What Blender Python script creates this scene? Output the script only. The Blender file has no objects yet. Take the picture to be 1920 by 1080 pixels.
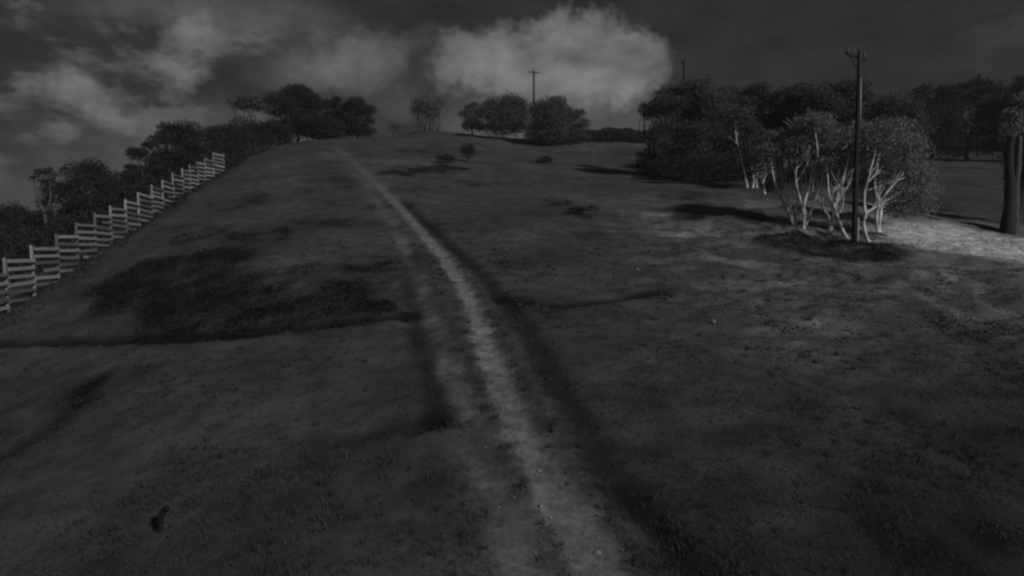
import bpy, math, random
import numpy as np
from mathutils import Vector

R = math.radians
scene = bpy.context.scene
COL = scene.collection
rng = np.random.default_rng(11)
random.seed(11)

# ---------------------------------------------------------------- camera
cam_data = bpy.data.cameras.new('camera')
cam_data.sensor_width = 36.0
cam_data.lens = 36.0 * 1300.0 / 1920.0
cam_data.clip_end = 5000.0
cam = bpy.data.objects.new('camera', cam_data)
cam.location = (0.0, 0.0, 6.2)
cam.rotation_euler = (R(90.0 - 3.2), 0.0, 0.0)
COL.objects.link(cam)
scene.camera = cam

# ---------------------------------------------------------------- moonlight, night sky, exposure
MOON_AZ, MOON_EL, MOON_STRENGTH = R(138.0), R(30.0), 1.3
SKY_STRENGTH, CLOUD_GAIN = 0.0014, 1.2
sun_data = bpy.data.lights.new('moon', 'SUN')
sun_data.energy = MOON_STRENGTH
sun_data.angle = R(4.0)
sun_data.color = (1.0, 1.0, 1.0)
sun = bpy.data.objects.new('moon', sun_data)
_l = Vector((math.sin(MOON_AZ) * math.cos(MOON_EL), math.cos(MOON_AZ) * math.cos(MOON_EL), math.sin(MOON_EL)))
sun.rotation_euler = (-_l).to_track_quat('-Z', 'Y').to_euler()
COL.objects.link(sun)

scene.cycles.pixel_filter_type = 'BLACKMAN_HARRIS'
scene.cycles.filter_width = 2.4                     # the soft optics of a small outdoor camera
scene.view_settings.view_transform = 'Standard'
scene.view_settings.look = 'None'
scene.view_settings.exposure = 0.5
scene.view_settings.gamma = 1.0
scene.view_settings.use_curve_mapping = False

world = bpy.data.worlds.new('World')
scene.world = world
world.use_nodes = True
nt = world.node_tree
nt.nodes.clear()


class NB:
    """small helper to write node graphs"""
    def __init__(self, tree):
        self.t = tree

    def n(self, kind, **kw):
        node = self.t.nodes.new(kind)
        for k, v in kw.items():
            setattr(node, k, v)
        return node

    def put(self, sock, v):
        if isinstance(v, bpy.types.NodeSocket):
            self.t.links.new(v, sock)
        elif v is not None:
            sock.default_value = v

    def m(self, op, a, b=None, c=None, clamp=False):
        node = self.n('ShaderNodeMath', operation=op, use_clamp=clamp)
        for i, v in enumerate((a, b, c)):
            self.put(node.inputs[i], v)
        return node.outputs[0]

    def vm(self, op, a, b=None, scale=None):
        node = self.n('ShaderNodeVectorMath', operation=op)
        self.put(node.inputs[0], a)
        if b is not None:
            self.put(node.inputs[1], b)
        if scale is not None:
            self.put(node.inputs['Scale'], scale)
        return node.outputs['Value'] if op in ('LENGTH', 'DOT_PRODUCT') else node.outputs['Vector']

    def noise(self, vec, scale, detail=4.0, rough=0.55, color=False, dist=0.0):
        node = self.n('ShaderNodeTexNoise')
        self.put(node.inputs['Vector'], vec)
        node.inputs['Scale'].default_value = scale
        node.inputs['Detail'].default_value = detail
        node.inputs['Roughness'].default_value = rough
        node.inputs['Distortion'].default_value = dist
        return node.outputs['Color'] if color else node.outputs['Fac']

    def remap(self, v, a, b, c, d, smooth=False):
        node = self.n('ShaderNodeMapRange', interpolation_type='SMOOTHSTEP' if smooth else 'LINEAR')
        self.put(node.inputs['Value'], v)
        for i, x in enumerate((a, b, c, d)):
            self.put(node.inputs[i + 1], x)
        return node.outputs[0]


nb = NB(nt)
tc = nb.n('ShaderNodeTexCoord').outputs['Generated']
sep = nb.n('ShaderNodeSeparateXYZ')
nb.put(sep.inputs[0], tc)
azim = nb.m('ARCTAN2', sep.outputs[0], sep.outputs[1])
elev = nb.m('ARCSINE', sep.outputs[2])
comb = nb.n('ShaderNodeCombineXYZ')
nb.put(comb.inputs[0], azim)
nb.put(comb.inputs[1], elev)
ae = comb.outputs[0]
warp = nb.vm('SUBTRACT', nb.noise(tc, 9.0, 6.0, 0.62, color=True), (0.5, 0.5, 0.5))
fine = nb.vm('SUBTRACT', nb.noise(tc, 42.0, 4.0, 0.6, color=True), (0.5, 0.5, 0.5))
aew = nb.vm('ADD', ae, nb.vm('SCALE', warp, scale=0.11))
aew = nb.vm('ADD', aew, nb.vm('SCALE', fine, scale=0.045))
# moonlit cloud banks: azimuth, elevation, half width, half height (radians), brightness, softness
CLOUDS = [
    (0.068, 0.253, 0.148, 0.068, 0.108, 0.42), (0.161, 0.259, 0.066, 0.048, 0.1, 0.38),
    (-0.042, 0.256, 0.080, 0.042, 0.09, 0.5), (0.087, 0.295, 0.092, 0.034, 0.09, 0.5),
    (0.061, 0.180, 0.180, 0.078, 0.056, 0.85), (-0.238, 0.250, 0.105, 0.045, 0.066, 0.75),
    (-0.294, 0.226, 0.085, 0.034, 0.035, 0.8), (-0.179, 0.273, 0.082, 0.03, 0.04, 0.8),
    (-0.459, 0.172, 0.066, 0.022, 0.052, 0.5), (-0.43, 0.14, 0.13, 0.056, 0.050, 0.8),
    (-0.40, 0.300, 0.19, 0.045, 0.046, 0.7), (-0.583, 0.189, 0.032, 0.014, 0.022, 0.8),
    (-0.554, 0.089, 0.099, 0.051, 0.03, 0.8), (-0.151, 0.194, 0.082, 0.049, 0.028, 0.9),
    (-0.58, 0.274, 0.072, 0.028, 0.015, 0.9),
]
cloud = None
for a0, e0, ra, re_, amp, soft in CLOUDS:
    d = nb.vm('LENGTH', nb.vm('DIVIDE', nb.vm('SUBTRACT', aew, (a0, e0, 0.0)), (ra, re_, 1.0)))
    v = nb.remap(d, 1.0 + soft * 0.6, 1.0 - soft * 1.1, 0.0, amp, smooth=True)
    cloud = v if cloud is None else nb.m('SMOOTH_MAX', cloud, v, 0.02)
# the rest of the sky: thin broken cloud everywhere
thin = nb.remap(nb.noise(nb.vm('MULTIPLY', tc, (1.0, 1.0, 2.2)), 3.1, 5.0, 0.55), 0.46, 0.74, 0.0, 0.034, smooth=True)
cloud = nb.m('MAXIMUM', cloud, thin)
bank = nb.vm('LENGTH', nb.vm('DIVIDE', nb.vm('SUBTRACT', aew, (-0.62, 0.22, 0.0)), (0.62, 0.2, 1.0)))
bank = nb.remap(bank, 1.1, 0.35, 0.0, 0.084, smooth=True)
bank = nb.m('MULTIPLY', bank, nb.remap(nb.noise(nb.vm('MULTIPLY', tc, (1.0, 1.0, 1.8)), 6.5, 6.0, 0.6), 0.38, 0.64, 0.0, 1.0, smooth=True))
cloud = nb.m('MAXIMUM', cloud, bank)
body = nb.remap(nb.noise(nb.vm('MULTIPLY', tc, (1.0, 1.0, 1.7)), 13.0, 6.0, 0.6), 0.28, 0.72, 0.52, 1.28)
cloud = nb.m('MULTIPLY', nb.m('MULTIPLY', cloud, body), CLOUD_GAIN)
sky_node = nb.n('ShaderNodeTexSky', sky_type='NISHITA')
sky_node.sun_disc = False
sky_node.sun_elevation = MOON_EL
sky_node.sun_rotation = MOON_AZ
sky_node.altitude = 1700.0
bw = nb.n('ShaderNodeRGBToBW')
nb.put(bw.inputs[0], sky_node.outputs[0])
total = nb.m('ADD', nb.m('MULTIPLY', bw.outputs[0], SKY_STRENGTH), cloud)
bg = nb.n('ShaderNodeBackground')
nb.put(bg.inputs['Color'], total)
out = nb.n('ShaderNodeOutputWorld')
nt.links.new(bg.outputs[0], out.inputs[0])

# ---------------------------------------------------------------- materials (the place is seen by a monochrome night camera)
MATS = {}


def material(name, lo, hi, scale=6.0, rough=0.9, spec=0.2, bump=0.0, bscale=30.0, coord='Object'):
    m = bpy.data.materials.new(name)
    m.use_nodes = True
    t = m.node_tree
    b = NB(t)
    p = t.nodes['Principled BSDF']
    p.inputs['Roughness'].default_value = rough
    p.inputs['Specular IOR Level'].default_value = spec
    vec = b.n('ShaderNodeTexCoord').outputs[coord]
    v = b.remap(b.noise(vec, scale, 5.0, 0.6), 0.3, 0.7, lo, hi)
    t.links.new(v, p.inputs['Base Color'])
    if bump:
        bn = b.n('ShaderNodeBump')
        bn.inputs['Strength'].default_value = bump
        bn.inputs['Distance'].default_value = 0.02
        b.put(bn.inputs['Height'], b.noise(vec, bscale, 4.0, 0.6))
        t.links.new(bn.outputs[0], p.inputs['Normal'])
    MATS[name] = m
    return m


def streaky(name, lo, hi, stretch, scale, rough=0.85, spec=0.2):
    m = material(name, lo, hi, scale, rough, spec)
    t = m.node_tree
    b = NB(t)
    noise = [n for n in t.nodes if n.type == 'TEX_NOISE'][0]
    src = noise.inputs['Vector'].links[0].from_socket
    b.put(noise.inputs['Vector'], b.vm('MULTIPLY', src, stretch))
    return m


def ground_material():
    m = bpy.data.materials.new('alpine_ground')
    m.use_nodes = True
    t = m.node_tree
    b = NB(t)
    p = t.nodes['Principled BSDF']
    p.inputs['Roughness'].default_value = 0.95
    p.inputs['Specular IOR Level'].default_value = 0.1
    vec = b.n('ShaderNodeTexCoord').outputs['Object']
    soil_and_light = b.n('ShaderNodeAttribute', attribute_name='soil_and_light').outputs['Fac']
    dark = b.n('ShaderNodeAttribute', attribute_name='dark').outputs['Fac']
    big = b.remap(b.noise(vec, 0.16, 4.0, 0.6), 0.3, 0.7, 0.58, 1.36)
    mid = b.remap(b.noise(vec, 1.1, 5.0, 0.6), 0.28, 0.72, 0.62, 1.38)
    small = b.remap(b.noise(vec, 9.0, 4.0, 0.65), 0.3, 0.7, 0.82, 1.18)
    g = b.m('MULTIPLY', b.m('MULTIPLY', big, mid), b.m('MULTIPLY', small, 0.07))
    clod = b.remap(b.noise(vec, 5.5, 5.0, 0.7), 0.33, 0.67, 0.62, 1.3)
    s = b.m('MULTIPLY', b.m('MULTIPLY', mid, small), b.m('MULTIPLY', clod, 0.56))
    k = b.m('MULTIPLY', soil_and_light, b.remap(b.noise(vec, 2.3, 5.0, 0.65), 0.25, 0.62, 0.35, 1.08), clamp=True)
    mix = b.n('ShaderNodeMix', data_type='FLOAT')
    b.put(mix.inputs['Factor'], k)
    b.put(mix.inputs[2], g)
    b.put(mix.inputs[3], s)
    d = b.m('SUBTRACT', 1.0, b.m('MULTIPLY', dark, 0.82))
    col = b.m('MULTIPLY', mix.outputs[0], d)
    t.links.new(col, p.inputs['Base Color'])
    bn = b.n('ShaderNodeBump')
    bn.inputs['Strength'].default_value = 0.5
    bn.inputs['Distance'].default_value = 0.06
    b.put(bn.inputs['Height'], b.noise(vec, 5.0, 6.0, 0.7))
    t.links.new(bn.outputs[0], p.inputs['Normal'])
    return m


def leafy(name, lo, hi, scale=0.9, trans=0.3):
    m = material(name, lo, hi, scale, 0.8, 0.15)
    t = m.node_tree
    p = t.nodes['Principled BSDF']
    tr = t.nodes.new('ShaderNodeBsdfTranslucent')
    t.links.new(p.inputs['Base Color'].links[0].from_socket, tr.inputs['Color'])
    mx = t.nodes.new('ShaderNodeMixShader')
    mx.inputs[0].default_value = trans
    t.links.new(p.outputs[0], mx.inputs[1])
    t.links.new(tr.outputs[0], mx.inputs[2])
    t.links.new(mx.outputs[0], t.nodes['Material Output'].inputs['Surface'])
    return m


GROUND = ground_material()
leafy('leaf', 0.085, 0.125)
leafy('leaf_dark', 0.03, 0.05)
leafy('leaf_pale', 0.16, 0.27)
leafy('leaf_silver', 0.24, 0.36)
leafy('leaf_black', 0.03, 0.05)
leafy('heath_leaf', 0.012, 0.026)
leafy('grass_blade', 0.055, 0.10, 0.5)
streaky('bark_pale', 0.22, 0.92, (1.0, 1.0, 0.45), 4.5)
streaky('bark_grey', 0.05, 0.11, (1.0, 1.0, 0.25), 5.0)
ft_m = streaky('fence_timber', 0.22, 0.42, (6.0, 6.0, 6.0), 1.4)
_b = NB(ft_m.node_tree)
_p = ft_m.node_tree.nodes['Principled BSDF']
_v = _p.inputs['Base Color'].links[0].from_socket
_oi = _b.n('ShaderNodeObjectInfo')
ft_m.node_tree.links.new(_b.m('MULTIPLY', _v, _b.remap(_oi.outputs['Random'], 0.0, 1.0, 0.4, 1.2)), _p.inputs['Base Color'])
streaky('pole_timber', 0.02, 0.035, (1.0, 1.0, 0.06), 8.0)
material('lit_edge_pale', 0.42, 0.55, 9.0, 0.5, 0.5)  # pale colour for the moonlit edge painted on the near pole
material('porcelain', 0.10, 0.14, 6.0, 0.4, 0.5)
material('black_rubber', 0.006, 0.012, 9.0, 0.7, 0.3)
material('granite', 0.10, 0.22, 4.0, 0.9, 0.2, 0.5, 12.0)
material('granite_dark', 0.03, 0.06, 4.0, 0.9, 0.2, 0.5, 12.0)
material('pale_stone', 0.14, 0.3, 5.0, 0.9, 0.2)


# ---------------------------------------------------------------- mesh helpers
def mesh_from(name, verts, faces, mat, smooth=False):
    """verts (N,3) array, faces (M,k) array with k constant"""
    verts = np.asarray(verts, np.float32)
    faces = np.asarray(faces, np.int32)
    me = bpy.data.meshes.new(name)
    me.vertices.add(len(verts))
    me.vertices.foreach_set('co', verts.ravel())
    k = faces.shape[1]
    me.loops.add(faces.size)
    me.loops.foreach_set('vertex_index', faces.ravel())
    me.polygons.add(len(faces))
    me.polygons.foreach_set('loop_start', np.arange(0, faces.size, k, dtype=np.int32))
    me.polygons.foreach_set('use_smooth', np.full(len(faces), smooth))
    me.update(calc_edges=True)
    me.validate()
    if mat is not None:
        me.materials.append(MATS[mat] if isinstance(mat, str) else mat)
    return me


def link(name, data, parent=None, loc=None, label=None, category=None, group=None, kind=None):
    o = bpy.data.objects.new(name, data)
    COL.objects.link(o)
    if parent is not None:
        o.parent = parent
    if loc is not None:
        o.location = loc
    for key, val in (('label', label), ('category', category), ('group', group), ('kind', kind)):
        if val:
            o[key] = val
    return o


class Geo:
    """collects quads (triangles are stored with a repeated corner only where asked)"""
    def __init__(self):
        self.v, self.f, self.n = [], [], 0

    def add(self, v, f):
        self.v.append(np.asarray(v, float))
        self.f.append(np.asarray(f, int) + self.n)
        self.n += len(v)

    def box(self, c, s, rz=0.0, tilt=0.0):
        b = np.array([(x, y, z) for x in (-.5, .5) for y in (-.5, .5) for z in (-.5, .5)]) * np.array(s)
        ct, st = math.cos(tilt), math.sin(tilt)
        b = np.c_[b[:, 0] * ct - b[:, 2] * st, b[:, 1], b[:, 0] * st + b[:, 2] * ct]
        cz, sz = math.cos(rz), math.sin(rz)
        b = np.c_[b[:, 0] * cz - b[:, 1] * sz, b[:, 0] * sz + b[:, 1] * cz, b[:, 2]]
        self.add(b + np.array(c), [(0, 1, 3, 2), (4, 6, 7, 5), (0, 4, 5, 1), (2, 3, 7, 6), (0, 2, 6, 4), (1, 5, 7, 3)])

    def tube(self, pts, radii, sides=7, cap=True):
        pts = np.asarray(pts, float)
        radii = np.asarray(radii, float)
        tang = np.gradient(pts, axis=0)
        tang /= np.linalg.norm(tang, axis=1)[:, None] + 1e-9
        ref = np.array((1.0, 0.0, 0.0)) if abs(tang[0][0]) < 0.8 else np.array((0.0, 1.0, 0.0))
        rings = []
        a = np.arange(sides) * 2 * math.pi / sides
        for p, t, r in zip(pts, tang, radii):
            u = ref - t * ref.dot(t)
            u /= np.linalg.norm(u)
            w = np.cross(t, u)
            ref = u
            rings.append(p + r * (np.cos(a)[:, None] * u + np.sin(a)[:, None] * w))
        n = len(pts)
        v = np.concatenate(rings + ([pts[:1], pts[-1:]] if cap else []))
        f = []
        for i in range(n - 1):
            for j in range(sides):
                k = (j + 1) % sides
                f.append((i * sides + j, i * sides + k, (i + 1) * sides + k, (i + 1) * sides + j))
        if cap:
            b0, b1 = n * sides, n * sides + 1
            for j in range(0, sides):
                k = (j + 1) % sides
                f.append((b0, k, j, b0))
                f.append((b1, (n - 1) * sides + j, (n - 1) * sides + k, b1))
        self.add(v, f)

    def lathe(self, profile, origin=(0, 0, 0), sides=12):
        a = np.arange(sides) * 2 * math.pi / sides
        v = np.concatenate([np.c_[r * np.cos(a), r * np.sin(a), np.full(sides, z)] for r, z in profile]) + np.array(origin)
        f = [(i * sides + j, i * sides + (j + 1) % sides, (i + 1) * sides + (j + 1) % sides, (i + 1) * sides + j)
             for i in range(len(profile) - 1) for j in range(sides)]
        self.add(v, f)

    def mesh(self, name, mat, smooth=False):
        v = np.concatenate(self.v)
        f = np.concatenate(self.f)
        me = bpy.data.meshes.new(name)
        me.from_pydata(v.tolist(), [], [tuple(dict.fromkeys(q)) for q in f.tolist()])
        for p in me.polygons:
            p.use_smooth = smooth
        me.update()
        me.materials.append(MATS[mat])
        return me


def spline(pts, k=5):
    p = np.asarray(pts, float)
    if len(p) < 3:
        s = np.linspace(0, 1, k + 1)[:, None]
        return p[0] * (1 - s) + p[-1] * s
    q = np.vstack([2 * p[0] - p[1], p, 2 * p[-1] - p[-2]])
    outp = []
    for i in range(1, len(q) - 2):
        for s in np.linspace(0, 1, k, endpoint=False):
            a, b, c, d = q[i - 1], q[i], q[i + 1], q[i + 2]
            outp.append(0.5 * (2 * b + (c - a) * s + (2 * a - 5 * b + 4 * c - d) * s * s + (3 * b - a - 3 * c + d) * s ** 3))
    outp.append(p[-1])
    return np.array(outp)


def _hash(ix, iy, seed):
    h = (ix.astype(np.int64) * 374761393 + iy.astype(np.int64) * 668265263 + seed * 1442695041) & 0xFFFFFFFF
    h = ((h ^ (h >> 13)) * 1274126177) & 0xFFFFFFFF
    return ((h ^ (h >> 16)) & 0xFFFFFF) / float(0xFFFFFF)


def vnoise(x, y, seed=0):
    ix, iy = np.floor(x), np.floor(y)
    fx, fy = x - ix, y - iy
    fx = fx * fx * (3 - 2 * fx)
    fy = fy * fy * (3 - 2 * fy)
    a = _hash(ix, iy, seed) * (1 - fx) + _hash(ix + 1, iy, seed) * fx
    b = _hash(ix, iy + 1, seed) * (1 - fx) + _hash(ix + 1, iy + 1, seed) * fx
    return a * (1 - fy) + b * fy


def fbm(x, y, scale, octaves=4, gain=0.5, seed=0):
    t, amp, tot = 0.0, 1.0, 0.0
    for o in range(octaves):
        t = t + amp * (vnoise(x * scale * 2 ** o + 17.3 * o, y * scale * 2 ** o - 9.1 * o, seed + o) - 0.5)
        tot += amp
        amp *= gain
    return t / tot * 2.0


def sstep(x, a, b):
    t = np.clip((x - a) / (b - a), 0, 1)
    return t * t * (3 - 2 * t)


# ---------------------------------------------------------------- terrain: a grassy slope climbing to a ridge (metres)
CTL = [
    (0, 9.9, 1.42), (0, 11.6, 1.72), (0, 14.7, 2.4), (0, 20.8, 3.43), (0, 26.2, 4.33), (0, 37.6, 6.21),
    (0, 48, 8.67), (0, 63, 11.84), (0, 88, 17.41), (0, 110, 22.54), (-5.85, 128, 26.85), (18.22, 126, 26.24),
    (-20.08, 132, 27.6), (2.65, 9.9, 1.42), (3.89, 14.7, 2.4), (6.17, 23.5, 3.8), (8.24, 37, 6.12), (10.88, 49, 8.72),
    (16.21, 112, 22.58), (16.39, 74, 13.67), (19.64, 58, 11.3), (18.22, 44, 7.63), (19.71, 40, 6.67), (11.62, 23.5, 3.8),
    (7.33, 14.7, 2.4), (5, 9.9, 1.42), (27.45, 38, 5.83), (17.43, 24, 3.74), (8.13, 11, 1.6), (35.31, 49, 7.79),
    (37.3, 58, 9.41), (60.86, 95, 18.09), (33.26, 68, 12.29), (-24.2, 33, 3.18), (-25.62, 39, 4.38), (-25.77, 43, 5.78),
    (-27.62, 50, 7.25), (-29.25, 57, 8.96), (-30.57, 65, 11.13), (-30.51, 74, 14.17), (-20.8, 28, 2.46), (-14.21, 19, 1.28),
    (-10.55, 14, 0.8), (-9.09, 12, 0.41), (-12.76, 25, 2.96), (-8.74, 17, 1.8), (-5.62, 10.8, 0.99), (-35.05, 100, 20.45),
    (-23.65, 115, 23.63), (-13.78, 50, 8.77), (-9.41, 34, 5.35), (-6.13, 22, 3.27), (-3.61, 12.8, 1.87), (-18.27, 36, 5.3),
    (-18.75, 32, 3.87), (0, -10, -0.3), (0, 0, 0), (-15, 0, -0.8), (15, 0, 0.3), (-45, 30, -3),
    (-45, 50, -1.5), (-50, 75, 4), (-60, 100, 9), (-60, 130, 8), (-40, 140, 14), (0, 150, 26),
    (0, 170, 24), (40, 150, 25), (40, 130, 24.5), (70, 120, 22), (80, 100, 18.5), (90, 140, 24),
    (60, 60, 11), (70, 40, 8.5), (45, 20, 4), (40, 0, 1.5), (-30, 10, -3), (-60, 10, -6),
    (80, 10, 5), (-90, 60, -4), (-90, 120, 2), (-60, 180, 4), (0, 200, 18), (60, 190, 22),
    (120, 80, 18), (120, 150, 22),
]
_c = np.array(CTL, float)
_S = 50.0
_q = _c[:, :2] / _S


def _u(r2):
    return np.where(r2 > 0, 0.5 * r2 * np.log(r2 + 1e-12), 0.0)


_n = len(_c)
_A = np.zeros((_n + 3, _n + 3))
_A[:_n, :_n] = _u(((_q[:, None] - _q[None]) ** 2).sum(-1)) + np.eye(_n) * 0.0006
_A[:_n, _n] = 1
_A[:_n, _n + 1:] = _q
_A[_n, :_n] = 1
_A[_n + 1:, :_n] = _q.T
_w = np.linalg.solve(_A, np.r_[_c[:, 2], 0, 0, 0])


def base_z(x, y):
    x = np.atleast_1d(np.asarray(x, float))
    y = np.atleast_1d(np.asarray(y, float))
    cx, cy = np.clip(x, -92, 122), np.clip(y, -12, 196)
    z = np.zeros_like(cx)
    for i in range(_n):
        z += _w[i] * _u((cx / _S - _q[i, 0]) ** 2 + (cy / _S - _q[i, 1]) ** 2)
    z += _w[_n] + _w[_n + 1] * cx / _S + _w[_n + 2] * cy / _S
    far = np.hypot(x - cx, y - cy)
    return z - 26.0 * (1 - np.exp(-far / 110.0)) * sstep(far, 0, 60)


def dist_line(x, y, line):
    best = np.full(x.shape, 1e9)
    for (ax, ay), (bx, by) in zip(line[:-1], line[1:]):
        dx, dy = bx - ax, by - ay
        t = np.clip(((x - ax) * dx + (y - ay) * dy) / (dx * dx + dy * dy), 0, 1)
        best = np.minimum(best, np.hypot(x - ax - t * dx, y - ay - t * dy))
    return best


RUT_RIGHT = [(-24.5, 92), (-20.4, 81.4), (-17.2, 74.3), (-15.0, 68.9), (-12.53, 63.1), (-8.79, 53.41), (-5.61, 43.04), (-3.18, 34.42), (-1.92, 28.34), (-1.24, 24.01), (-0.71, 20.34),
             (-0.27, 17.22), (0.06, 15.25), (0.38, 13.77), (0.69, 12.61), (1.0, 11.59), (1.25, 10.56), (1.41, 9.93), (1.9, 7.0), (2.2, 0.0)]
RUT_LEFT = [(-26.0, 91), (-21.6, 80.6), (-18.0, 72.6), (-15.4, 66.6), (-12.52, 60.69), (-8.85, 49.16), (-5.92, 38.53), (-4.15, 30.84), (-3.08, 25.79), (-2.25, 21.59), (-1.55, 18.11),
            (-0.97, 15.61), (-0.54, 13.77), (-0.35, 12.61), (-0.09, 11.59), (0.08, 10.56), (0.2, 9.93), (0.6, 7.0), (0.8, 0.0)]
DRAIN_RIGHT = [(-8.54, 54.48), (-5.49, 44.74), (-3.19, 37.81), (-1.46, 31.69), (-0.41, 26.69), (0.42, 21.95), (0.97, 17.93), (1.42, 15.25),
               (1.69, 13.55), (2.08, 12.08), (2.47, 10.83), (2.74, 9.93), (3.2, 7.5)]
DRAIN_LEFT = [(-5.42, 37.14), (-4.25, 28.74), (-3.38, 23.65), (-2.79, 20.61), (-2.26, 18.24), (-1.8, 15.96), (-1.58, 15.07)]
BAR_LEFT = [(-24.26, 29.01), (-20.66, 27.8), (-16.5, 26.33), (-13.02, 25.12), (-9.42, 23.87), (-6.63, 23.83), (-4.82, 24.01), (-3.57, 24.36)]
BAR_RIGHT = [(-0.31, 26.6), (0.49, 25.57), (1.74, 25.03), (3.2, 25.93), (4.55, 26.82), (5.68, 27.8)]
BAR_NEAR = [(-2.79, 14.89), (-2.21, 14.94), (-1.59, 15.12)]
GULLY_LEFT = [(-12.67, 16.9), (-12.47, 17.57), (-12.43, 18.33), (-12.48, 19.81), (-13.0, 21.2), (-13.2, 22.4)]
SPUR = [(26.0, 40.5), (22.5, 36.8), (20.33, 33.88), (18.92, 29.77), (16.39, 24.68), (14.42, 20.7), (12.76, 17.48), (11.39, 15.16)]
ROAD = [(27.6, 44.0), (28.8, 41.0), (32.0, 38.4), (40.0, 35.5), (60.0, 29.0)]
# low dark plants, painted gum shade and near-right corner dimming: x, y, radius, strength
DARK = [(-16.5, 32.5, 3.2, 1), (-12.9, 29.8, 3.4, 1), (-9.6, 25.9, 2.4, 1), (-8.2, 26.6, 2.6, 1), (-6.0, 25.0, 1.5, 1), (-15.4, 37, 2.6, .8),
        (-12.4, 26.6, 2.0, 1), (-7.5, 28.7, 1.7, .9), (-6.7, 33.6, 1.7, .7), (-10.2, 32.2, 2.0, .7), (-19.5, 44, 2.4, .6), (-15, 42.3, 2.6, .6),
        (-19.0, 35, 2.2, 1), (-12.6, 45.6, 2.5, .5), (-21.2, 54.4, 3, .5), (-9.5, 52, 2.5, .4), (-16, 60, 3, .4),
        (15.4, 37.3, 2.2, 1), (17.4, 37.0, 2.3, 1), (18.9, 36.9, 2.2, 1), (14.4, 39.4, 1.7, .9), (19.4, 39.4, 1.7, 1), (16.6, 39.6, 2.0, 1),  # tree shade in front of the gums, painted as dark ground
        (11.2, 18.2, 2.2, .5), (10.3, 14.9, 2.4, .65), (14.7, 20.7, 2.4, .5), (8.3, 12.6, 1.8, .55), (3.0, 16.1, 1.6, .5), (3.6, 13.6, 1.4, .5),
        (5.1, 12.1, 1.3, .5), (2.7, 12.0, 0.9, .6), (8.7, 11.8, 2.2, .7), (-3.5, 13.2, 1.2, .3), (-1.7, 12.1, 0.8, .4), (-12.4, 21.1, 1.6, .5),
        (7.4, 10.2, 2.4, .9), (10.5, 13.0, 3.2, .9), (13.5, 17.0, 3.0, .8), (6.0, 13.5, 2.0, .55), (15.5, 22.0, 2.6, .6), (4.2, 11.0, 1.8, .6), (8.5, 16.0, 2.0, .5), (11.5, 21.0, 1.6, .35),  # corner dimming painted into the near right ground
        (9.5, 9.0, 3.0, .9), (6.0, 8.5, 2.0, .7), (-6.0, 18.5, 1.6, .25), (-4.6, 11.2, 1.2, .35), (2.2, 9.6, 1.0, .4), (15.3, 31.0, 1.2, .6), (17.4, 29.3, 1.1, .6), (8.6, 24.1, 1.0, .5), (9.4, 22.4, 1.0, .5), (12.5, 26.5, 1.2, .4),
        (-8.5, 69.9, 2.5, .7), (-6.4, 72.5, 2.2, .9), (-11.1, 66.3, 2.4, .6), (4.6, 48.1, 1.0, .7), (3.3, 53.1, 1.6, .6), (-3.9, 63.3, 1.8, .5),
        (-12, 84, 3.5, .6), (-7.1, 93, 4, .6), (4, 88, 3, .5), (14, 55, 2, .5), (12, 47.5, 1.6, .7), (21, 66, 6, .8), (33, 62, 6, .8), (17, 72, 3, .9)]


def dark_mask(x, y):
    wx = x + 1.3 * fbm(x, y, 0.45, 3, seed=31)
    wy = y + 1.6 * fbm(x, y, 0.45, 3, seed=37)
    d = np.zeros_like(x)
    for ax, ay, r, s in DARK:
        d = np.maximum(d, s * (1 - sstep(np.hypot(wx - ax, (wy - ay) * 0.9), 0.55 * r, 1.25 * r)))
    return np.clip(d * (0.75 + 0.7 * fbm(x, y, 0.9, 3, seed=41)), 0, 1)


def road_mask(x, y):
    d = dist_line(x, y, ROAD) + 1.5 * fbm(x, y, 0.35, 3, seed=5)
    return 1 - sstep(d, 3.0, 6.2)


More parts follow.
